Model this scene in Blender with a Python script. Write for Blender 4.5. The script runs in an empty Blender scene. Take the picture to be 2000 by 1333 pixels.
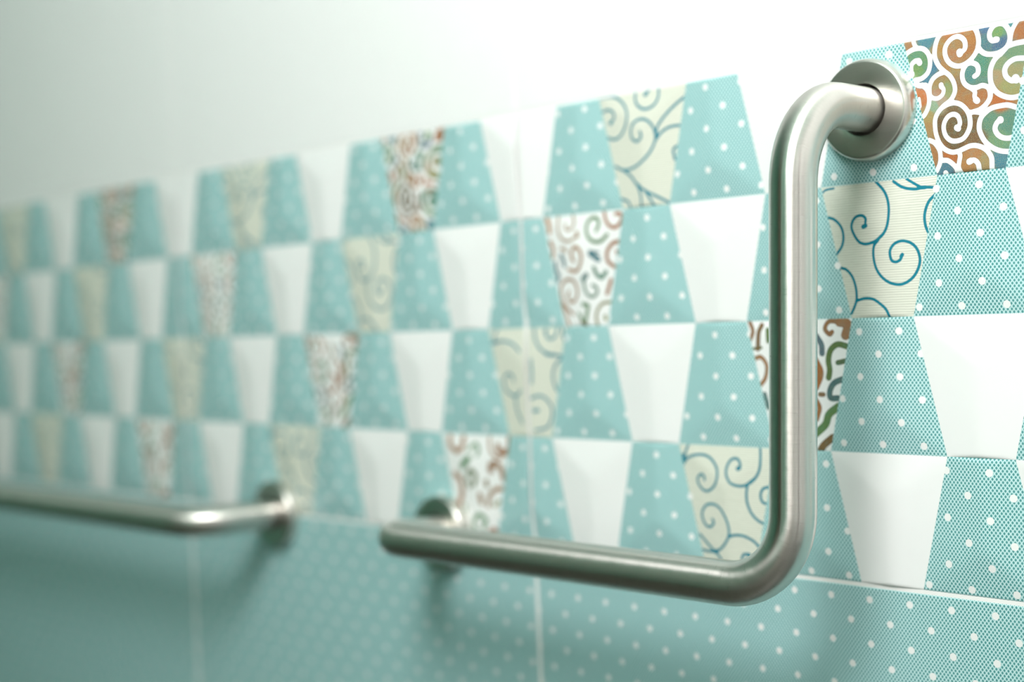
import bpy, math
import numpy as np
from mathutils import Matrix, Vector

S = bpy.context.scene
C = S.collection

# ------------------------------------------------------------------ camera
CAM_POS = Vector((0.37690069, -0.70291107, 1.06191418))
CAM_R = Vector((0.69331076, 0.71942899, -0.04173866))
CAM_U = Vector((0.01459132, 0.04389269, 0.99892969))
CAM_F = Vector((-0.720491, 0.69317773, -0.01993386))
cd = bpy.data.cameras.new('camera')
cd.sensor_width = 36.0
cd.lens = 2808.6 / 2000 * 36
cd.clip_start = 0.02
cd.dof.use_dof = True
cd.dof.focus_distance = 0.758
cd.dof.aperture_fstop = 2.8
co = bpy.data.objects.new('camera', cd)
C.objects.link(co)
m = Matrix.Identity(4)
for i in range(3):
    m[i][0], m[i][1], m[i][2], m[i][3] = CAM_R[i], CAM_U[i], -CAM_F[i], CAM_POS[i]
co.matrix_world = m
S.camera = co

# ------------------------------------------------------------------ exposure, world
S.view_settings.view_transform = 'Standard'
S.view_settings.look = 'None'
S.view_settings.gamma = 1.0
S.view_settings.use_curve_mapping = False
S.view_settings.exposure = 0.0
w = bpy.data.worlds.new('world')
S.world = w
w.use_nodes = True
w.node_tree.nodes['Background'].inputs[0].default_value = (0.55, 0.7, 0.62, 1)
w.node_tree.nodes['Background'].inputs[1].default_value = 0.1
LAMP_POS = (0.18, -0.90, 1.90)            # opal globe hanging in front of the wall
LAMP_R = 0.27
LAMP_STRENGTH = 24.8
LAMP_COLOR = (1.0, 0.985, 0.985, 1)

# ------------------------------------------------------------------ node helpers
def new_mat(name):
    mt = bpy.data.materials.new(name)
    mt.use_nodes = True
    nt = mt.node_tree
    return mt, nt, nt.nodes['Principled BSDF']

class NB:
    """small helper that chains math nodes"""
    def __init__(self, nt):
        self.nt = nt
    def _set(self, sock, v):
        if isinstance(v, (int, float)):
            sock.default_value = v
        elif isinstance(v, tuple):
            sock.default_value = v
        else:
            self.nt.links.new(v, sock)
    def m(self, op, a, b=None):
        n = self.nt.nodes.new('ShaderNodeMath')
        n.operation = op
        self._set(n.inputs[0], a)
        if b is not None:
            self._set(n.inputs[1], b)
        return n.outputs[0]
    def step(self, v, lo, hi, a=0.0, b=1.0):
        n = self.nt.nodes.new('ShaderNodeMapRange')
        n.interpolation_type = 'SMOOTHSTEP'
        self._set(n.inputs['Value'], v)
        n.inputs['From Min'].default_value = lo
        n.inputs['From Max'].default_value = hi
        n.inputs['To Min'].default_value = a
        n.inputs['To Max'].default_value = b
        return n.outputs[0]
    def mix(self, f, a, b, mode='MIX'):
        n = self.nt.nodes.new('ShaderNodeMix')
        n.data_type = 'RGBA'
        n.blend_type = mode
        self._set(n.inputs[0], f)
        self._set(n.inputs[6], a)
        self._set(n.inputs[7], b)
        return n.outputs[2]
    def uv(self):
        n = self.nt.nodes.new('ShaderNodeUVMap')
        n.uv_map = 'UVMap'
        s = self.nt.nodes.new('ShaderNodeSeparateXYZ')
        self.nt.links.new(n.outputs[0], s.inputs[0])
        return s.outputs[0], s.outputs[1], n.outputs[0]
    def attr(self, name, out='Fac'):
        n = self.nt.nodes.new('ShaderNodeAttribute')
        n.attribute_name = name
        return n.outputs[out]
    def noise(self, vec, scale, detail=2.0, rough=0.5):
        n = self.nt.nodes.new('ShaderNodeTexNoise')
        n.inputs['Scale'].default_value = scale
        n.inputs['Detail'].default_value = detail
        n.inputs['Roughness'].default_value = rough
        if vec is not None:
            self.nt.links.new(vec, n.inputs['Vector'])
        return n.outputs['Fac'], n.outputs['Color']
    def vscale(self, vec, sc):
        n = self.nt.nodes.new('ShaderNodeMapping')
        n.inputs['Scale'].default_value = sc
        self.nt.links.new(vec, n.inputs['Vector'])
        return n.outputs[0]

def rgb(hexs):
    out = []
    for i in (0, 2, 4):
        v = int(hexs[i:i + 2], 16) / 255
        out.append(v / 12.92 if v <= 0.04045 else ((v + 0.055) / 1.055) ** 2.4)
    return (out[0], out[1], out[2], 1.0)

WHITE = (0.86, 0.875, 0.86, 1)
DOT_X, DOT_Z, DOT_PX, DOT_PZ, DOT_R = 5.1, 916.3, 25.38, 25.3, 2.08   # millimetres

def glaze(b, rough=0.22):
    b.inputs['Roughness'].default_value = rough
    b.inputs['IOR'].default_value = 1.45

def make_teal():
    mt, nt, b = new_mat('teal_dotted_glaze')
    nb = NB(nt)
    u, v, _ = nb.uv()                       # tile coordinates in millimetres
    ds = []
    for sh in (0.0, 0.5):
        fx = nb.m('SUBTRACT', nb.m('FRACT', nb.m('ADD', nb.m('DIVIDE', nb.m('SUBTRACT', u, DOT_X), DOT_PX), 0.5 + sh)), 0.5)
        fz = nb.m('SUBTRACT', nb.m('FRACT', nb.m('ADD', nb.m('DIVIDE', nb.m('SUBTRACT', v, DOT_Z), DOT_PZ), 0.5 + sh)), 0.5)
        fx = nb.m('MULTIPLY', fx, DOT_PX)
        fz = nb.m('MULTIPLY', fz, DOT_PZ)
        ds.append(nb.m('SQRT', nb.m('ADD', nb.m('MULTIPLY', fx, fx), nb.m('MULTIPLY', fz, fz))))
    d = nb.m('MINIMUM', ds[0], ds[1])
    dot = nb.step(d, DOT_R - 0.12, DOT_R + 0.12, 1.0, 0.0)
    ua = nb.m('DIVIDE', u, 2.26)
    va = nb.m('DIVIDE', v, 2.97)
    fa = nb.m('ABSOLUTE', nb.m('SUBTRACT', nb.m('FRACT', nb.m('ADD', nb.m('ADD', ua, va), 2000.0)), 0.5))
    fb = nb.m('ABSOLUTE', nb.m('SUBTRACT', nb.m('FRACT', nb.m('ADD', nb.m('SUBTRACT', ua, va), 2000.0)), 0.5))
    f = nb.m('POWER', nb.m('ADD', nb.m('POWER', fa, 3.0), nb.m('POWER', fb, 3.0)), 0.3333)
    line = nb.step(f, 0.26, 0.42)
    col = nb.mix(line, TEAL_DARK, TEAL_LINE)
    col = nb.mix(dot, col, WHITE)
    nt.links.new(col, b.inputs['Base Color'])
    glaze(b)
    return mt

TEAL_DARK = (0.085, 0.30, 0.30, 1)
TEAL_LINE = (0.53, 0.77, 0.77, 1)

def make_white(name='white_glaze', rough=0.25):
    mt, nt, b = new_mat(name)
    nb = NB(nt)
    tc = nt.nodes.new('ShaderNodeTexCoord')
    f, _ = nb.noise(tc.outputs['Object'], 60.0, 2.0)
    col = nb.mix(f, (0.85, 0.865, 0.85, 1), (0.875, 0.885, 0.875, 1))
    nt.links.new(col, b.inputs['Base Color'])
    glaze(b, rough)
    return mt

def make_cream():
    mt, nt, b = new_mat('cream_scroll_glaze')
    nb = NB(nt)
    u, v, uv = nb.uv()
    n1, _ = nb.noise(nb.vscale(uv, (0.12, 0.6, 1)), 1.0, 2.0)
    vv = nb.m('ADD', nb.m('DIVIDE', v, 1.38), nb.m('MULTIPLY', n1, 0.5))
    tri = nb.m('ABSOLUTE', nb.m('SUBTRACT', nb.m('FRACT', vv), 0.5))
    n2, _ = nb.noise(nb.vscale(uv, (1.5, 4.0, 1)), 1.0, 3.0)
    thread = nb.m('MULTIPLY', nb.step(tri, 0.02, 0.3, 1.0, 0.0), nb.m('ADD', nb.m('MULTIPLY', n2, 0.7), 0.25))
    col = nb.mix(thread, (0.765, 0.785, 0.685, 1), (0.39, 0.42, 0.33, 1))
    ink = nb.step(nb.attr('ink'), -0.06, 0.10)
    n3, _ = nb.noise(nb.vscale(uv, (0.3, 0.3, 1)), 1.0, 2.0)
    blue = nb.mix(n3, (0.008, 0.17, 0.25, 1), (0.02, 0.25, 0.32, 1))
    col = nb.mix(ink, col, blue)
    col = nb.mix(nb.step(nb.attr('dotd'), -0.1, 0.1, 1.0, 0.0), col, WHITE)
    nt.links.new(col, b.inputs['Base Color'])
    glaze(b)
    return mt

def make_brown():
    mt, nt, b = new_mat('curl_mosaic_glaze')
    nb = NB(nt)
    u, v, uv = nb.uv()
    ink_v = nb.attr('ink')
    gm = nt.nodes.new('ShaderNodeGamma')
    gm.inputs[1].default_value = 1.12
    nt.links.new(nb.attr('pc', 'Color'), gm.inputs[0])
    base = gm.outputs[0]
    n1, c1 = nb.noise(nb.vscale(uv, (3.0, 3.0, 1)), 1.0, 4.0, 0.7)
    n2, _ = nb.noise(nb.vscale(uv, (0.35, 0.35, 1)), 1.0, 2.0)
    n3, _ = nb.noise(nb.vscale(uv, (5.0, 2.2, 1)), 1.0, 3.0, 0.7)
    col = nb.mix(nb.step(n1, 0.46, 0.62, 0.0, 0.6), base, (0.62, 0.50, 0.20, 1))
    col = nb.mix(nb.step(n3, 0.42, 0.54, 0.60, 0.0), col, nb.mix(0.62, base, (0.03, 0.05, 0.06, 1)))
    col = nb.mix(nb.step(n2, 0.48, 0.66, 0.0, 0.12), col, (0.10, 0.38, 0.34, 1))
    rim = nb.m('MULTIPLY', nb.step(ink_v, 0.08, 0.38, 0.55, 0.0), 1.0)
    col = nb.mix(rim, col, nb.mix(0.8, base, (0.03, 0.02, 0.01, 1)))
    ink = nb.step(ink_v, -0.06, 0.10)
    col = nb.mix(ink, WHITE, col)
    col = nb.mix(nb.step(nb.attr('dotd'), -0.1, 0.1, 1.0, 0.0), col, WHITE)
    nt.links.new(col, b.inputs['Base Color'])
    glaze(b)
    return mt

def make_plain(name, col, rough=0.6, metallic=0.0, var=0.06, scale=8.0):
    mt, nt, b = new_mat(name)
    nb = NB(nt)
    tc = nt.nodes.new('ShaderNodeTexCoord')
    f, _ = nb.noise(tc.outputs['Object'], scale, 3.0)
    a = tuple(max(0.0, c * (1 - var)) for c in col[:3]) + (1,)
    d = tuple(min(1.0, c * (1 + var)) for c in col[:3]) + (1,)
    nt.links.new(nb.mix(f, a, d), b.inputs['Base Color'])
    b.inputs['Roughness'].default_value = rough
    b.inputs['Metallic'].default_value = metallic
    return mt

def make_steel(name, aniso, rough, streak):
    mt, nt, b = new_mat(name)
    nb = NB(nt)
    u, v, uv = nb.uv()
    f, _ = nb.noise(nb.vscale(uv, streak), 1.0, 3.0, 0.65)
    g, _ = nb.noise(nb.vscale(uv, (streak[0] * 0.05, streak[1] * 2.0, 1)), 1.0, 2.0)
    col = nb.mix(f, (0.60, 0.575, 0.535, 1), (0.74, 0.715, 0.67, 1))
    nt.links.new(col, b.inputs['Base Color'])
    b.inputs['Metallic'].default_value = 1.0
    r = nb.m('ADD', nb.m('MULTIPLY', nb.m('SUBTRACT', f, 0.5), 0.10), rough)
    r = nb.m('ADD', r, nb.m('MULTIPLY', nb.m('SUBTRACT', g, 0.5), 0.08))
    nt.links.new(r, b.inputs['Roughness'])
    b.inputs['Anisotropic'].default_value = aniso
    tn = nt.nodes.new('ShaderNodeTangent')
    tn.direction_type = 'UV_MAP'
    tn.uv_map = 'UVMap'
    nt.links.new(tn.outputs[0], b.inputs['Tangent'])
    bp_ = nt.nodes.new('ShaderNodeBump')
    bp_.inputs['Strength'].default_value = 0.015
    bp_.inputs['Distance'].default_value = 0.0004
    nt.links.new(f, bp_.inputs['Height'])
    nt.links.new(bp_.outputs[0], b.inputs['Normal'])
    return mt

def make_emit(name, col, strength):
    mt, nt, b = new_mat(name)
    nt.nodes.remove(b)
    e = nt.nodes.new('ShaderNodeEmission')
    e.inputs[0].default_value = col
    e.inputs[1].default_value = strength
    nt.links.new(e.outputs[0], nt.nodes['Material Output'].inputs[0])
    return mt

# ------------------------------------------------------------------ object helpers
def link(name, me, mats, parent=None, smooth=False):
    o = bpy.data.objects.new(name, me)
    C.objects.link(o)
    for mt in mats:
        me.materials.append(mt)
    if smooth:
        me.polygons.foreach_set('use_smooth', np.ones(len(me.polygons), bool))
    if parent is not None:
        o.parent = parent
        o.matrix_parent_inverse = parent.matrix_world.inverted()
    return o

def structure(o, label=None):
    o['kind'] = 'structure'
    if label:
        o['label'] = label
    return o

def mesh_from(name, verts, faces):
    me = bpy.data.meshes.new(name)
    me.from_pydata(verts, [], faces)
    me.update()
    return me

def box(name, lo, hi, mats, parent=None):
    (x0, y0, z0), (x1, y1, z1) = lo, hi
    v = [(x0, y0, z0), (x1, y0, z0), (x1, y1, z0), (x0, y1, z0), (x0, y0, z1), (x1, y0, z1), (x1, y1, z1), (x0, y1, z1)]
    f = [(3, 2, 1, 0), (4, 5, 6, 7), (0, 1, 5, 4), (1, 2, 6, 5), (2, 3, 7, 6), (3, 0, 4, 7)]
    return link(name, mesh_from(name, v, f), mats, parent)

def empty(name, loc):
    o = bpy.data.objects.new(name, None)
    C.objects.link(o)
    o.location = loc
    o.empty_display_size = 0.05
    bpy.context.view_layer.update()
    return o

def set_uv(me, per_vert):
    layer = me.uv_layers.new(name='UVMap')
    idx = np.empty(len(me.loops), dtype=np.int32)
    me.loops.foreach_get('vertex_index', idx)
    layer.data.foreach_set('uv', np.asarray(per_vert, np.float32)[idx].ravel())

PATTERNS = {
 'b0': ('ribbon', [
  (27, None, [(-33,260),(-5,279),(-5,317),(-26,343),(-55,353),(-88,342),(-113,315),(-120,283),(-110,245),(-85,213),(-49,195),(-14,195),(22,211),(51,238),(70,274),(73,313),(63,355),(45,383),(10,398),(-30,401)]),
  (36, None, [(-35,268),(-32,257)]),
  (27, None, [(-130,398),(-162,363),(-178,314),(-178,263),(-157,215),(-126,181),(-91,150),(-69,111),(-63,73),(-73,45),(-96,19),(-137,-3),(-171,-31),(-191,-64),(-195,-104),(-190,-149),(-172,-196),(-142,-232),(-99,-253),(-59,-253)]),
  (27, None, [(-59,-253),(-23,-242),(17,-232),(56,-238),(94,-260),(120,-297),(124,-334),(120,-384)]),
  (27, None, [(-59,-253),(-50,-276),(-57,-308),(-62,-336),(-51,-367)]),
  (27, None, [(-62,-132),(-43,-108),(-52,-71),(-79,-55),(-112,-63),(-137,-93),(-142,-129),(-128,-168),(-97,-193),(-57,-197),(-24,-187),(0,-161),(15,-127),(15,-83),(1,-45),(-30,-12),(-69,4),(-109,2),(-146,-11),(-171,-30)]),
  (34, None, [(-63,-128),(-54,-133)]),
  (27, None, [(178,-114),(159,-130),(148,-157),(159,-187),(185,-208),(218,-215),(245,-210)]),
  (34, None, [(178,-114),(179,-118)]),
  (27, None, [(273,-66),(225,-46),(183,-44),(133,-51),(93,-75),(71,-104),(64,-147),(74,-184),(96,-223),(133,-256),(174,-276),(223,-285)]),
  (24, None, [(94,-73),(55,-62),(18,-56)]),
  (27, None, [(131,46),(129,6),(107,-26),(71,-50),(32,-58),(12,-63)]),
  (27, None, [(22,211),(-9,174),(-17,136),(-6,98),(25,72),(60,67),(91,73),(122,58),(132,28)]),
  (24, None, [(29,68),(49,47),(47,22),(55,1)]),
  (34, None, [(54,3),(59,-2)]),
  (27, None, [(2,196),(34,199),(63,185),(73,162),(69,138),(52,126)]),
  (27, None, [(197,225),(161,195),(139,152),(135,106),(141,70),(163,31),(200,4),(245,-10),(290,-6)]),
  (27, None, [(70,281),(87,254),(117,233),(159,226),(197,232),(232,255),(247,292),(241,332),(217,369),(187,380),(157,373),(136,346),(135,317),(150,297),(169,296)]),
  (32, None, [(167,300),(175,298)]),
  (24, None, [(246,281),(257,329),(278,368),(305,402)]),
  (27, None, [(232,255),(274,263),(326,265)]),
  (27, None, [(193,219),(232,255)]),
  (27, None, [(323,181),(271,185),(233,168),(213,138),(219,101),(248,76),(273,81)]),
  (40, None, [(267,87),(271,79)]),
  (24, None, [(-315,400),(-306,361),(-291,331)]),
  (27, None, [(-365,301),(-335,318),(-293,327),(-248,318),(-216,283),(-208,234),(-224,188),(-262,163),(-304,159)]),
  (27, None, [(-328,193),(-326,241),(-300,261),(-275,259)]),
  (34, None, [(-279,258),(-273,248)]),
  (27, None, [(-220,73),(-217,113),(-197,147),(-163,167),(-127,174)]),
  (24, None, [(-145,105),(-132,83),(-141,57),(-172,42),(-205,51),(-228,82)]),
  (30, None, [(-146,109),(-145,101)]),
  (27, None, [(-263,127),(-234,97),(-223,55),(-229,11),(-253,-30),(-279,-49)]),
  (20, None, [(-287,56),(-283,14)]),
  (28, None, [(-309,141),(-280,126),(-243,123)]),
  (27, None, [(-234,-174),(-202,-192),(-175,-232),(-170,-270),(-176,-306),(-196,-341)]),
  (27, None, [(-169,-290),(-129,-294),(-97,-316),(-76,-342),(-73,-368)]),
  (27, None, [(6,-312),(30,-309),(51,-333),(53,-377)]),
  (34, None, [(2,-314),(10,-311)]),
  (30, None, [(-143,-359),(-140,-365)]),
  ], [((-233,364),'2f86a0'),((-190,220),'2c7fa6'),((-238,139),'2482a5'),((-238,246),'5d9a76'),((-342,359),'b08060'),((-285,205),'6f9f68'),((-294,296),'5a9c80'),((-62,383),'b5704a'),((39,330),'b57848'),((25,274),'ad7048'),((-75,257),'b0785a'),((-49,312),'a8805a'),((-154,288),'b0834e'),((-117,202),'b08058'),((-62,168),'a88a60'),((107,379),'2f6f9f'),((104,301),'3a7a90'),((199,275),'2f6a98'),((178,339),'6f9f6a'),((240,378),'2f8fa0'),((298,322),'b06a45'),((92,199),'3d8f80'),((105,139),'489080'),((96,101),'558a85'),((31,140),'3a8a90'),((272,220),'6f9a80'),((180,171),'8aa080'),((166,113),'b0987a'),((228,47),'a0a070'),((250,118),'a09a75'),((-182,108),'a88a60'),((-175,74),'b0806a'),((-98,78),'90a070'),((-157,20),'b09a88'),((-190,2),'90b098'),((-225,-52),'b09a68'),((-232,-107),'b08a60'),((-45,114),'a07858'),((-20,31),'b07a50'),((33,-31),'b57850'),((97,15),'b5704a'),((188,-15),'c0622e'),((-266,65),'c56a30'),((-70,-24),'70533a'),((-162,-97),'6a4a3a'),((-78,-228),'6e4f3a'),((-9,-105),'6e5038'),((-94,-124),'705540'),((46,-105),'75503a'),((50,-199),'7a5540'),((115,-113),'5a9080'),((222,-127),'4f9085'),((161,-226),'70a080'),((-112,-276),'bf6430'),((-197,-267),'b07850'),((-138,-328),'2a7f9f'),((23,-276),'b88058'),((-25,-314),'b88050'),((92,-326),'a89068'),((169,-320),'2f86a0')]),
 'b1': ('stroke', [
  (18, 'b08f78', [(-154,323),(-147,290),(-108,283),(-71,323),(-85,381)]),
  (20, 'b08f78', [(-218,378),(-222,302),(-195,236),(-143,208),(-81,216),(-36,251)]),
  (30, 'b08f78', [(-44,258),(-37,235)]),
  (25, '3f8a60', [(132,261),(155,300),(140,338),(98,348),(54,320),(43,271),(66,219),(115,188),(174,190),(226,227)]),
  (25, 'b06848', [(300,357),(333,361),(352,335),(338,299),(295,271),(246,287),(215,327),(201,377)]),
  (35, 'c98a55', [(-330,368),(-310,334),(-308,283)]),
  (28, 'b57a55', [(-308,212),(-279,165),(-291,108)]),
  (24, 'b07850', [(-76,71),(-97,97),(-85,147),(-49,164),(-8,130),(-1,79),(-32,18),(-76,1),(-132,17)]),
  (22, 'b08f78', [(-199,163),(-164,155),(-147,135)]),
  (32, '2f7f98', [(-206,116),(-181,83),(-175,44)]),
  (32, '2f7f98', [(-262,68),(-261,17),(-236,-23),(-256,-54)]),
  (22, 'a87a60', [(-141,-135),(-155,-160),(-131,-203),(-87,-195),(-57,-151),(-64,-94),(-105,-54),(-167,-55),(-213,-88),(-221,-145),(-202,-210),(-152,-256),(-110,-286)]),
  (42, '2f7f98', [(77,112),(142,71)]),
  (15, '2f7f98', [(69,131),(149,114)]),
  (28, 'a8694a', [(331,180),(265,166),(219,116),(221,54),(273,15)]),
  (22, 'a8694a', [(295,118),(302,99)]),
  (30, '3a8a80', [(101,17),(120,-24),(161,-51),(201,-16)]),
  (38, '3a7a88', [(35,-29),(3,-56)]),
  (22, '2f8075', [(12,-53),(17,-123),(52,-171),(95,-170),(122,-140),(107,-108),(82,-100)]),
  (28, 'a8694a', [(239,-70),(201,-158)]),
  (28, '4a8a6a', [(-10,-222),(36,-233),(20,-293),(4,-349)]),
  (25, '4a8a6a', [(-53,-284),(-17,-336)]),
  (22, '90906a', [(227,-215),(160,-222),(115,-264),(100,-313),(110,-364)]),
  (28, '8a9a60', [(176,-309),(179,-325)]),
  (25, 'c09a85', [(-216,-216),(-180,-293),(-158,-358)]),
  (30, '806a50', [(-25,-335),(8,-361)]),
  ], []),
 'b2': ('stroke', [
  (28, '9a6a50', [(-344,376),(-322,322),(-341,275)]),
  (33, '7f5c48', [(-255,354),(-278,308),(-290,214)]),
  (18, '5a6a40', [(-262,221),(-323,215)]),
  (28, 'a8785a', [(-318,155),(-268,164),(-228,114),(-242,41),(-280,-2)]),
  (31, '4a7a50', [(-212,326),(-207,260)]),
  (33, '4a7f8a', [(-254,-59),(-230,-138)]),
  (31, 'b06848', [(-163,345),(-109,318),(-96,245),(-138,206)]),
  (31, '3f8a60', [(-173,134),(-101,147),(-56,88),(-91,9),(-155,2),(-177,41)]),
  (33, '8a6a50', [(0,296),(43,211),(9,146)]),
  (31, 'b06848', [(5,62),(65,23),(46,-68),(-17,-95),(-47,-56)]),
  (31, '2f7f98', [(-166,-71),(-104,-97),(-115,-163),(-172,-204)]),
  (33, '7a5a40', [(-20,-161),(39,-211),(20,-290)]),
  (31, '3f8a60', [(-151,-263),(-79,-241),(-58,-306),(-116,-354)]),
  (54, 'a5755c', [(284,361),(339,347),(321,284)]),
  (28, '9a6a50', [(291,361),(217,366),(189,325),(221,292),(237,305)]),
  (36, '47708a', [(134,281),(166,235),(168,184)]),
  (31, '44705a', [(266,129),(311,138)]),
  (36, '4a7a4a', [(333,220),(271,234),(225,203),(207,145),(212,88),(203,43)]),
  (51, 'a8683f', [(120,139),(145,88),(143,49),(114,-9)]),
  (36, '2f7080', [(299,37),(239,14),(209,-28),(209,-72),(258,-75)]),
  (28, '8a6a58', [(142,-54),(165,-54)]),
  (31, 'a8704a', [(114,-87),(135,-132),(113,-197)]),
  (46, '4f8a5a', [(256,-123),(194,-169),(169,-227),(105,-281)]),
  (44, '7a5a40', [(210,-303),(156,-344),(128,-377)]),
  ], []),
 'b3': ('stroke', [
  (43, 'b88a72', [(-270,344),(-265,281),(-192,240),(-134,274),(-121,342)]),
  (54, '3a9068', [(-66,190),(-139,130)]),
  (29, '4a9a78', [(14,301),(44,262),(27,218)]),
  (25, '7aaa88', [(-4,297),(-71,251)]),
  (47, 'a86c4a', [(242,294),(262,256),(314,246),(355,286),(364,365)]),
  (25, 'b88a72', [(161,352),(162,285),(207,220),(276,205)]),
  (54, 'a0715a', [(167,151),(165,114)]),
  (47, 'a87e68', [(204,171),(263,132),(289,54)]),
  (36, '6a8060', [(-9,1),(17,58),(-16,102),(-68,90),(-85,40),(-60,-15)]),
  (50, 'b08068', [(-231,69),(-169,29),(-156,-64),(-194,-154)]),
  (43, 'a07050', [(46,-70),(56,-124)]),
  (40, '907a60', [(115,32),(118,2)]),
  (36, 'b08a72', [(289,-15),(210,-20),(144,-70),(122,-145)]),
  (29, '9aa07a', [(185,-140),(231,-107)]),
  (36, '5fa080', [(63,-302),(93,-251),(32,-215),(-25,-254),(-33,-310),(10,-356)]),
  (61, 'b0705a', [(90,-368),(173,-327)]),
  (36, '8aa898', [(-125,-161),(-120,-230)]),
  (36, 'b08a72', [(-170,-289),(-110,-372)]),
  ], []),
 'c1': ('cream', [
  (13, None, [(-371,343),(-338,367),(-282,373)]),
  (17, None, [(-11,387),(40,333),(67,278),(76,212),(65,140),(37,90),(-9,57),(-71,43),(-120,57),(-156,106),(-168,151),(-145,192),(-102,205),(-72,187),(-73,160)]),
  (26, None, [(-89,140),(-72,145)]),
  (17, None, [(6,59),(-22,28),(-29,-25),(-16,-92),(20,-147),(71,-182),(133,-191),(189,-167),(227,-124),(247,-67),(235,-8),(201,30),(150,46),(102,33),(74,-5),(80,-54),(105,-67),(131,-57),(145,-32)]),
  (22, None, [(139,-38),(146,-29)]),
  (18, None, [(37,90),(-17,47)]),
  (17, None, [(-337,214),(-282,193),(-240,149),(-227,94),(-241,41),(-278,-1)]),
  (17, None, [(-258,-80),(-216,-95),(-178,-137),(-158,-199),(-156,-259),(-170,-299),(-195,-342)]),
  (17, None, [(-157,-273),(-106,-261),(-46,-266),(6,-298),(38,-332),(55,-379)]),
  (17, None, [(101,376),(159,339),(231,322),(295,326),(366,319)]),
  (15, None, [(182,382),(239,347),(274,328)]),
  (22, None, [(260,327),(295,326)]),
  (17, None, [(351,283),(310,244),(286,182),(287,124),(303,78)]),
  ], []),
 'c0': ('cream', [
  (17, None, [(-378,372),(-304,372),(-241,367),(-179,335),(-133,282),(-118,220),(-140,156),(-192,102),(-256,92),(-309,112)]),
  (17, None, [(-341,279),(-290,289),(-242,266),(-235,228),(-268,205)]),
  (26, None, [(-277,200),(-263,201)]),
  (17, None, [(139,390),(144,324),(116,275),(54,251),(-6,265),(-47,310),(-52,384)]),
  (30, None, [(33,346),(42,351)]),
  (17, None, [(38,352),(69,374)]),
  (17, None, [(361,294),(275,248),(197,193),(134,129),(118,66)]),
  (17, None, [(319,116),(235,117),(166,93),(113,47)]),
  (24, None, [(120,105),(117,53)]),
  (17, None, [(-5,113),(2,79),(-34,54),(-77,75),(-88,123),(-68,167),(-18,191),(42,183),(92,141),(114,79),(103,28),(57,-33),(-15,-84),(-96,-113),(-176,-115),(-247,-84)]),
  (17, None, [(-176,-115),(-108,-161),(-49,-227),(27,-274),(111,-314),(194,-357)]),
  (17, None, [(-49,-227),(-27,-295),(-26,-375)]),
  (17, None, [(10,-262),(58,-336),(86,-384)]),
  (17, None, [(-204,-300),(-143,-325),(-123,-374)]),
  (24, None, [(-53,-220),(-24,-246)]),
  (17, None, [(296,-4),(245,-27),(254,-93)]),
  ], []),
 'c3': ('cream', [
  (17, None, [(-290,372),(-317,314),(-332,251)]),
  (24, None, [(-338,301),(-332,251)]),
  (17, None, [(-332,260),(-278,294),(-198,310),(-127,297),(-75,250),(-59,195),(-77,133),(-130,89),(-177,90),(-215,125),(-221,162),(-188,189),(-165,171),(-166,153)]),
  (17, None, [(259,374),(263,308),(252,236),(216,180),(163,143),(102,131),(42,146),(10,193),(13,242),(42,286),(84,298),(109,277),(116,253)]),
  (28, None, [(96,236),(107,241)]),
  (20, None, [(216,180),(159,140)]),
  (17, None, [(163,140),(153,85),(157,25),(184,-34),(227,-73),(270,-91)]),
  (17, None, [(332,141),(273,123),(252,85),(261,44),(294,31)]),
  (17, None, [(-115,-87),(-105,-111),(-137,-138),(-172,-128),(-197,-87),(-195,-43),(-158,-3),(-103,7),(-50,-14),(-6,-72),(14,-132),(11,-182),(-22,-234),(-70,-275),(-110,-291)]),
  (17, None, [(11,-185),(73,-171),(133,-178),(191,-203),(233,-242)]),
  (17, None, [(-226,-192),(-162,-246),(-109,-288),(-65,-324),(-44,-372)]),
  (17, None, [(-211,-288),(-157,-292),(-102,-287)]),
  (24, None, [(-117,-289),(-86,-283)]),
  (17, None, [(124,-355),(99,-321),(112,-289),(150,-283),(156,-303)]),
  (22, None, [(139,-287),(157,-291)]),
  ], []),
 'c2': ('cream', [
  (17, None, [(-267,396),(-307,333),(-319,283)]),
  (17, None, [(-347,277),(-273,292),(-191,291),(-111,268),(-43,217)]),
  (24, None, [(-328,283),(-282,286)]),
  (17, None, [(-118,13),(-134,50),(-178,62),(-221,25),(-220,-38),(-168,-81),(-97,-93),(-42,-55)]),
  (17, None, [(-107,-112),(-95,-199),(-47,-285)]),
  (17, None, [(64,395),(76,308),(124,240),(191,203),(267,190),(342,181)]),
  (24, None, [(182,197),(258,189)]),
  (17, None, [(183,368),(189,319),(231,300),(274,323),(295,389)]),
  (26, None, [(174,356),(182,346)]),
  (17, None, [(337,388),(341,316),(371,256)]),
  (17, None, [(333,178),(263,124),(233,51),(246,-22),(277,-76)]),
  (17, None, [(25,-110),(105,-90),(172,-120),(211,-180),(199,-254),(153,-310),(47,-333)]),
  (26, None, [(47,-196),(82,-192)]),
  (17, None, [(41,161),(45,75),(36,-5)]),
  ], []),
}

# ------------------------------------------------------------------ tiled wall
COL, ROW, ZTOP = 0.05625, 0.075, 1.2
GAP = 0.0524 * COL                       # grout between two tiles
PER = 8 * COL + GAP                      # tile pitch
W = 0.6534                               # half of the wide side, in columns
HW, HN = W * COL, (1 - W) * COL          # half widths of a trapezoid
K1, K2 = 0.085, 0.105                    # slopes of the facets
ROWS_V = (0.0, 0.988, 1.993, 3.008, 4.0) # printed row lines
X_MIN, X_MAX = -2.2, 1.3
TILES = range(-4, 3)
DECOR = {(0, 0): 'b0', (0, -4): 'c0', (1, -1): 'c1', (1, -5): 'b1', (2, -2): 'b2', (2, -6): 'c2', (2, 2): 'c2', (3, -3): 'c3', (3, -7): 'b3', (3, 1): 'b3', (1, 3): 'b1'}

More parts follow.
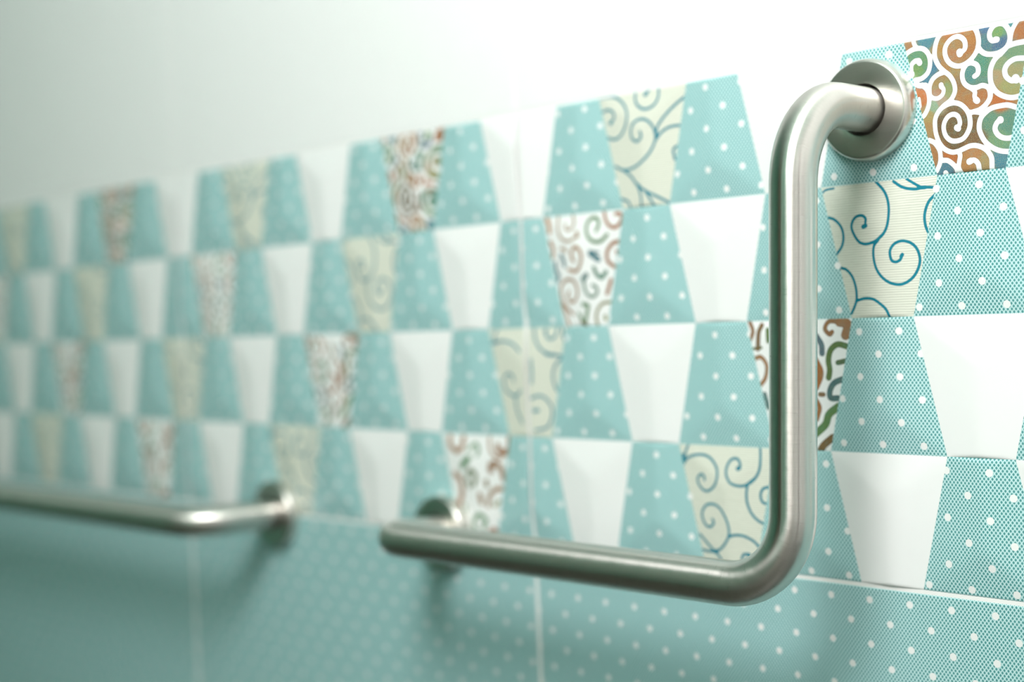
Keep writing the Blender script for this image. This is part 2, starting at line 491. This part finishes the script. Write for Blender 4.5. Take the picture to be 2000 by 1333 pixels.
def smin(a, b, k):
    h = np.clip(0.5 + 0.5 * (b - a) / k, 0, 1)
    return b * (1 - h) + a * h - k * h * (1 - h)

def catmull(pts, n=8):
    p = np.array(pts, float)
    if len(p) < 3:
        return p
    q = np.vstack([2 * p[0] - p[1], p, 2 * p[-1] - p[-2]])
    out = []
    for i in range(len(p) - 1):
        a, b, c, d = q[i:i + 4]
        for t in np.arange(n) / n:
            out.append(0.5 * (2 * b + (c - a) * t + (2 * a - 5 * b + 4 * c - d) * t * t + (3 * b - a - 3 * c + d) * t ** 3))
    out.append(p[-1])
    return np.array(out)

def seg_dist(P, line):
    best = np.full(len(P), 1e9)
    for a, b in zip(line[:-1], line[1:]):
        ab = b - a
        l2 = max(ab @ ab, 1e-9)
        t = np.clip(((P - a) @ ab) / l2, 0, 1)
        best = np.minimum(best, np.hypot(*(P - a - t[:, None] * ab).T))
    return best

def pattern_fields(name, P):
    """ink (mm, positive inside the coloured print) and colour for cell points P (mm from the cell centre)"""
    kind, strokes, seeds = PATTERNS[name]
    n = len(P)
    best = np.full(n, 1e9)
    col = np.ones((n, 4))
    for wd, c, pts in strokes:
        d = seg_dist(P, catmull(pts) / 10.0) - wd / 20.0
        if kind == 'stroke':
            col[d < best] = rgb(c)
        best = np.minimum(best, d)
    if kind == 'ribbon':
        sp = np.array([s[0] for s in seeds], float) / 10.0
        sc = np.array([rgb(s[1]) for s in seeds])
        d2 = ((P[:, None, :] - sp[None]) ** 2).sum(2) + 0.05
        wt = d2 ** -3.0
        col = (wt[:, :, None] * sc[None]).sum(1) / wt.sum(1)[:, None]
        return best, col
    return -best, col

# dot centres that belong to a teal cell (tile coordinates, mm)
def teal_dots():
    out = []
    for sh in (0, 0.5):
        for i in range(-16, 8):
            for j in range(-2, 14):
                x = DOT_X + (i + sh) * DOT_PX
                z = DOT_Z + (j + sh) * DOT_PZ
                v = (ZTOP * 1000 - z) / 75.0
                if not 0 < v < 4:
                    continue
                r = int(v)
                t = v - r
                k = round(x / 1000 / COL)
                for kk in (k - 1, k, k + 1):
                    if (kk + r) % 2:
                        hw = HN + (HW - HN) * t
                        if abs(x / 1000 - kk * COL) < hw:
                            out.append((x, z))
    return np.array(out)
DOTS = teal_dots()

class Acc:
    def __init__(self):
        self.v, self.f, self.m, self.uv, self.ink, self.dot, self.pc = [], [], [], [], [], [], []
        self.n = 0
    def grid(self, X, Y, Z, mat, uv, ink=None, dot=None, pc=None):
        nv, nu = X.shape
        n = nv * nu
        self.v.append(np.c_[X.ravel(), Y.ravel(), Z.ravel()])
        idx = np.arange(n).reshape(nv, nu) + self.n
        f = np.c_[idx[:-1, :-1].ravel(), idx[1:, :-1].ravel(), idx[1:, 1:].ravel(), idx[:-1, 1:].ravel()]
        self.f.append(f)
        self.m.append(np.full(len(f), mat))
        self.uv.append(uv)
        self.ink.append(np.full(n, -9.0) if ink is None else ink)
        self.dot.append(np.full(n, 9.0) if dot is None else dot)
        self.pc.append(np.ones((n, 4)) if pc is None else pc)
        self.n += n
    def build(self, name, mats, parent):
        v = np.vstack(self.v).astype(np.float32)
        f = np.vstack(self.f).astype(np.int32)
        me = bpy.data.meshes.new(name)
        me.vertices.add(len(v))
        me.vertices.foreach_set('co', v.ravel())
        me.loops.add(f.size)
        me.loops.foreach_set('vertex_index', f.ravel())
        me.polygons.add(len(f))
        me.polygons.foreach_set('loop_start', np.arange(0, f.size, 4, dtype=np.int32))
        me.polygons.foreach_set('material_index', np.concatenate(self.m).astype(np.int32))
        me.update(calc_edges=True)
        set_uv(me, np.vstack(self.uv))
        for nm, tp, arr, key in (('ink', 'FLOAT', self.ink, 'value'), ('dotd', 'FLOAT', self.dot, 'value')):
            a = me.attributes.new(nm, tp, 'POINT')
            a.data.foreach_set(key, np.concatenate(arr).astype(np.float32))
        a = me.attributes.new('pc', 'FLOAT_COLOR', 'POINT')
        a.data.foreach_set('color', np.vstack(self.pc).astype(np.float32).ravel())
        me.validate()
        return link(name, me, mats, parent, smooth=True)

def cell(acc, tile, r, k, s0, s1):
    """one raised trapezoid of the decorated tile: tile index, row, column, horizontal span"""
    up = (k + r) % 2 != 0                              # narrow side on top
    zt, zb = ZTOP - ROW * ROWS_V[r], ZTOP - ROW * ROWS_V[r + 1]
    hgt = zt - zb
    name = None if up else DECOR.get((r, k))
    near = tile in (0, -1)
    if name:
        nu, nt_ = (96, 130) if tile == 0 else ((60, 80) if near else (24, 36))
    else:
        nu, nt_ = (24, 30) if near else (12, 16)
    nu = max(6, int(nu * (s1 - s0)))
    s = np.linspace(s0, s1, nu + 1)
    edge = np.array([0, .003, .008, .015, .022, .03, .04])
    t = np.unique(np.round(np.concatenate([edge, np.linspace(.05, .95, nt_), 1 - edge]), 6))
    Sg, Tg = np.meshgrid(s, t)
    hw = HN + (HW - HN) * (Tg if up else 1 - Tg)
    xl = (Sg * 2 - 1) * hw
    dl, dr = hw + xl, hw - xl
    dwide = (1 - Tg if up else Tg) * hgt
    dnar = (Tg if up else 1 - Tg) * hgt
    h = smin(smin(K1 * dl, K1 * dr, 0.00035), K2 * dwide, 0.00035)
    h = np.maximum(h, 0)
    q = np.clip(dnar / 0.0024, 0, 1)
    h = h * np.sqrt(1 - (1 - q) ** 2)
    # rounded outer edge of the tile body
    for dd in ((zt - (zt - Tg * hgt)) if r == 0 else None, ((1 - Tg) * hgt) if r == 3 else None):
        if dd is not None:
            h = h - 0.0005 * (1 - np.clip(dd / 0.0012, 0, 1)) ** 2
    if k == -6:
        h = h - 0.0005 * (1 - np.clip(xl / 0.0012, 0, 1)) ** 2
    if k == 2:
        h = h - 0.0005 * (1 - np.clip(-xl / 0.0012, 0, 1)) ** 2
    X = k * COL + xl
    Z = zt - Tg * hgt
    uv = np.c_[X.ravel() * 1000, Z.ravel() * 1000]
    ink = dot = pc = None
    if name is None:
        mat = 0 if up else 1
    else:
        P = np.c_[xl.ravel() * 1000, (Z.ravel() - (ZTOP - ROW * (r + 0.5))) * 1000]
        ink, pc = pattern_fields(name, P)
        nd = DOTS[(abs(DOTS[:, 0] - k * COL * 1000) < 45) & (abs(DOTS[:, 1] - (ZTOP - ROW * (r + .5)) * 1000) < 45)]
        dot = np.full(len(P), 9.0)
        for dx, dz in nd:
            dot = np.minimum(dot, np.hypot(uv[:, 0] - dx, uv[:, 1] - dz) - DOT_R)
        mat = 2 if name[0] == 'c' else 3
    acc.grid(X + tile * PER, -h, Z, mat, uv, ink, dot, pc)

def flat_tile(acc, x0, x1, z0, z1, off):
    e = np.array([0, .0004, .0009, .0014])
    xs = np.concatenate([x0 + e, x1 - e[::-1]])
    zs = np.concatenate([z1 - e, z0 + e[::-1]])
    X, Z = np.meshgrid(xs, zs)
    d = np.minimum(np.minimum(X - x0, x1 - X), np.minimum(Z - z0, z1 - Z))
    Y = 0.0004 * (1 - np.clip(d / 0.0009, 0, 1)) ** 2
    acc.grid(X, Y, Z, 0, np.c_[(X.ravel() - off) * 1000, Z.ravel() * 1000])

teal, white, cream, brown = make_teal(), make_white(), make_cream(), make_brown()
upper_white = make_white('plain_white_glaze', 0.35)
grout = make_plain('white_grout', (0.88, 0.88, 0.86), 0.8, var=0.02, scale=200)
steel_tube = make_steel('brushed_steel_tube', 0.93, 0.30, (5000.0, 60.0, 1))
steel_plate = make_steel('brushed_steel_plate', 0.3, 0.30, (90.0, 4500.0, 1))
hole_dark = make_plain('dark_gap', (0.02, 0.02, 0.018), 0.8)

wall_back = structure(box('wall_back', (X_MIN, 0.00025, 0.0), (X_MAX, 0.12, 2.5), [grout]))
band = Acc()
for tl in TILES:
    for r in range(4):
        for k in range(-6, 3):
            cell(band, tl, r, k, 0.5 if k == -6 else 0.0, 0.5 if k == 2 else 1.0)
band.build('decor_band', [teal, white, cream, brown], wall_back)
low, upp = Acc(), Acc()
for tl in TILES:
    x0, x1 = -6 * COL + tl * PER, 2 * COL + tl * PER
    for i in range(3):
        zt = ZTOP - 0.3 - 0.0018 - i * 0.3
        flat_tile(low, x0, x1, max(zt - 0.2982, 0.0), zt, tl * PER)
    for i in range(5):
        zb = ZTOP + 0.0016 + i * 0.3
        flat_tile(upp, x0, x1, zb, min(zb + 0.2984, 2.5), tl * PER)
low.build('lower_tiles', [teal], wall_back)
upp.build('upper_tiles', [upper_white], wall_back)

# ------------------------------------------------------------------ the rest of the bathroom, plus pieces added for the steel reflections
Y_FRONT = -1.95
pale = make_plain('pale_wall_paint', (0.80, 0.77, 0.77), 0.5, var=0.02)
mint = make_plain('mint_wall_tile', (0.10, 0.27, 0.19), 0.4, var=0.05)
tan_floor = make_plain('brown_floor_tile', (0.08, 0.075, 0.06), 0.35, var=0.15)
ceil_w = make_plain('ceiling_paint', (0.36, 0.47, 0.42), 0.8, var=0.02)
structure(box('floor', (X_MIN, Y_FRONT, -0.1), (X_MAX, 0.0, 0.0), [tan_floor]))
structure(box('ceiling', (X_MIN, Y_FRONT, 2.5), (X_MAX, 0.0, 2.6), [ceil_w]))
structure(box('wall_left', (X_MIN - 0.1, Y_FRONT, 0.0), (X_MIN, 0.0, 2.5), [mint]))
structure(box('wall_right', (X_MAX, Y_FRONT, 0.0), (X_MAX + 0.1, 0.0, 2.5), [pale]))
wf = structure(box('wall_front', (X_MIN - 0.1, Y_FRONT - 0.1, 0.0), (X_MAX + 0.1, Y_FRONT, 2.5), [mint]))
added_door_paint = make_plain('added_door_paint', (0.62, 0.58, 0.54), 0.4, var=0.03)
d1 = structure(box('added_door_1', (0.34, Y_FRONT + 0.001, 0.0), (1.14, Y_FRONT + 0.04, 2.05), [added_door_paint]))  # unseen, added as a pale band for the upright tube to reflect
box('added_door_panel', (0.46, Y_FRONT + 0.04, 1.1), (1.02, Y_FRONT + 0.05, 1.9), [added_door_paint], d1)
box('added_door_panel', (0.46, Y_FRONT + 0.04, 0.2), (1.02, Y_FRONT + 0.05, 0.95), [added_door_paint], d1)
frame_w = make_plain('added_frame_paint', (0.85, 0.83, 0.78), 0.4, var=0.02)
box('added_frame', (0.25, Y_FRONT + 0.001, 0.0), (0.335, Y_FRONT + 0.06, 2.12), [frame_w], d1)  # added white strip, reflected as a thin bright line in the tube
box('added_frame', (1.145, Y_FRONT + 0.001, 0.0), (1.23, Y_FRONT + 0.06, 2.12), [frame_w], d1)
added_brown = make_plain('added_brown_paint', (0.13, 0.09, 0.06), 0.45, var=0.1)
d2 = structure(box('added_door_2', (-1.62, Y_FRONT + 0.001, 0.0), (-0.92, Y_FRONT + 0.04, 2.05), [added_brown]))  # unseen, added as a brown stripe in the tube's reflection
box('added_frame', (-0.72, Y_FRONT + 0.001, 0.0), (-0.66, Y_FRONT + 0.06, 2.12), [frame_w], d2)  # bright strip added apart from the brown panel, only for its reflection
added_dark = make_plain('added_trim_paint', (0.16, 0.11, 0.11), 0.4, var=0.05)
structure(box('added_trim_1', (X_MAX - 0.04, -0.86, 0.0), (X_MAX - 0.001, -0.77, 2.499), [added_dark]))  # unseen dark strip added so the tube reflects a dark line

def lathe(name, prof, axis_o, mats, parent, n=96, face_uv=True):
    """profile of (radius, y) turned about the wall normal through axis_o"""
    vs, fs, uv = [], [], []
    for r, y in prof:
        for i in range(n):
            a = 2 * math.pi * i / n
            vs.append((axis_o[0] + r * math.cos(a), y + axis_o[1], axis_o[2] + r * math.sin(a)))
            uv.append((r * math.cos(a), r * math.sin(a)))
    for j in range(len(prof) - 1):
        for i in range(n):
            k = (i + 1) % n
            fs.append((j * n + i, j * n + k, (j + 1) * n + k, (j + 1) * n + i))
    me = mesh_from(name, vs, fs)
    set_uv(me, uv)
    return link(name, me, mats, parent, smooth=True)

light = empty('pendant_lamp', (LAMP_POS[0], LAMP_POS[1], 2.5))
light['label'] = 'opal glass globe lamp hanging from the ceiling in front of the tiles'
light['category'] = 'lamp'

def turned(name, prof, mats, n=64):
    """profile of (radius, z) turned about the vertical through the lamp"""
    cx, cy, _ = LAMP_POS
    vs = [(cx + r * math.cos(2 * math.pi * i / n), cy + r * math.sin(2 * math.pi * i / n), z) for r, z in prof for i in range(n)]
    fs = [(j * n + i, j * n + (i + 1) % n, (j + 1) * n + (i + 1) % n, (j + 1) * n + i) for j in range(len(prof) - 1) for i in range(n)]
    return link(name, mesh_from(name, vs, fs), mats, light, smooth=True)
zc = LAMP_POS[2]
lamp_metal = make_plain('lamp_metal', (0.5, 0.5, 0.48), 0.35, 1.0)
turned('ceiling_rose', [(0.05, 2.499), (0.05, 2.48), (0.035, 2.465), (0.006, 2.46)], [lamp_metal])
turned('cord', [(0.004, 2.462), (0.004, zc + LAMP_R + 0.03)], [hole_dark])
turned('collar', [(0.004, zc + LAMP_R + 0.04), (0.035, zc + LAMP_R + 0.03), (0.045, zc + LAMP_R - 0.004)], [lamp_metal])
turned('globe', [(LAMP_R * math.sin(a) + 1e-4, zc + LAMP_R * math.cos(a)) for a in np.linspace(0.28, math.pi, 28)],
       [make_emit('lamp_glow', LAMP_COLOR, LAMP_STRENGTH)])

# ------------------------------------------------------------------ grab bars
TR = 0.01245

def fillet(pts, rads, n=14):
    P = [Vector(p) for p in pts]
    out = [P[0]]
    for i in range(1, len(P) - 1):
        a, b, c = P[i - 1], P[i], P[i + 1]
        u, v = (a - b).normalized(), (c - b).normalized()
        ang = u.angle(v)
        d = rads[i - 1] / math.tan(ang / 2)
        ctr = b + (u + v).normalized() * (rads[i - 1] / math.sin(ang / 2))
        s, e = (b + u * d) - ctr, (b + v * d) - ctr
        tot = s.angle(e)
        for j in range(n + 1):
            t = j / n
            q = s * (math.sin((1 - t) * tot) / math.sin(tot)) + e * (math.sin(t * tot) / math.sin(tot))
            out.append(ctr + q)
    out.append(P[-1])
    return out

def densify(path, step=0.004):
    out = [path[0]]
    for a, b in zip(path[:-1], path[1:]):
        k = max(1, int((b - a).length / step))
        for j in range(1, k + 1):
            out.append(a.lerp(b, j / k))
    return out

def tube(name, path, r, mats, parent, n=48):
    path = densify(path, 0.006)
    vs, uv, fs = [], [], []
    t0 = (path[1] - path[0]).normalized()
    nrm = t0.orthogonal().normalized()
    L = 0.0
    for i, p in enumerate(path):
        t = (path[min(i + 1, len(path) - 1)] - path[max(i - 1, 0)]).normalized()
        nrm = (nrm - t * nrm.dot(t)).normalized()
        bn = t.cross(nrm)
        if i:
            L += (p - path[i - 1]).length
        for j in range(n + 1):
            a = 2 * math.pi * j / n
            q = p + (nrm * math.cos(a) + bn * math.sin(a)) * r
            vs.append(q[:])
            uv.append((L, j / n * 2 * math.pi * r))
    for i in range(len(path) - 1):
        for j in range(n):
            k = n + 1
            fs.append((i * k + j, i * k + j + 1, (i + 1) * k + j + 1, (i + 1) * k + j))
    me = mesh_from(name, vs, fs)
    set_uv(me, uv)
    return link(name, me, mats, parent, smooth=True)

FR = 0.0284
FLANGE = [(0.0, -0.0030), (0.0138, -0.0030), (0.0140, -0.0034), (0.0141, -0.0050), (0.0141, -0.0084), (0.0144, -0.0091), (0.0150, -0.0093),
          (0.0200, -0.0094), (0.0256, -0.0095), (0.0263, -0.0094), (0.0270, -0.0090), (0.0276, -0.0080), (0.0280, -0.0068), (0.0283, -0.0050), (FR, -0.0030), (FR, 0.0)]

def grab_bar(pts, rads, flanges, label, group):
    root = empty('grab_bar', (flanges[0][0], 0.0, flanges[0][2]))
    root['label'] = label
    root['category'] = 'grab bar'
    tube('tube', fillet(pts, rads), TR, [steel_tube], root)
    for fl in flanges:
        lathe('flange', FLANGE, fl, [steel_plate], root)
    return root

FY = -0.0022     # flanges sit on the faceted tile faces
grab_bar([(-0.0586, -0.0040, 1.1656), (-0.0545, -0.080, 1.1656), (-0.0661, -0.080, 0.9095), (-0.4030, -0.080, 0.9095), (-0.4330, -0.0040, 0.8998)],
         (0.044, 0.044, 0.030),
         [(-0.0586, 0.0, 1.1656), (-0.4330, 0.0, 0.8998)],
         'L-shaped brushed steel grab bar with an upright arm, nearest on the patterned tiles', None)
grab_bar([(-0.6480, -0.0040, 0.8990), (-0.6520, -0.080, 0.9000), (-1.7000, -0.080, 0.8975), (-1.7000, -0.0040, 0.8975)],
         (0.030, 0.030),
         [(-0.6480, 0.0, 0.8990), (-1.7000, 0.0, 0.8975)],
         'straight horizontal steel grab bar further back, low at the left end of the wall', None)
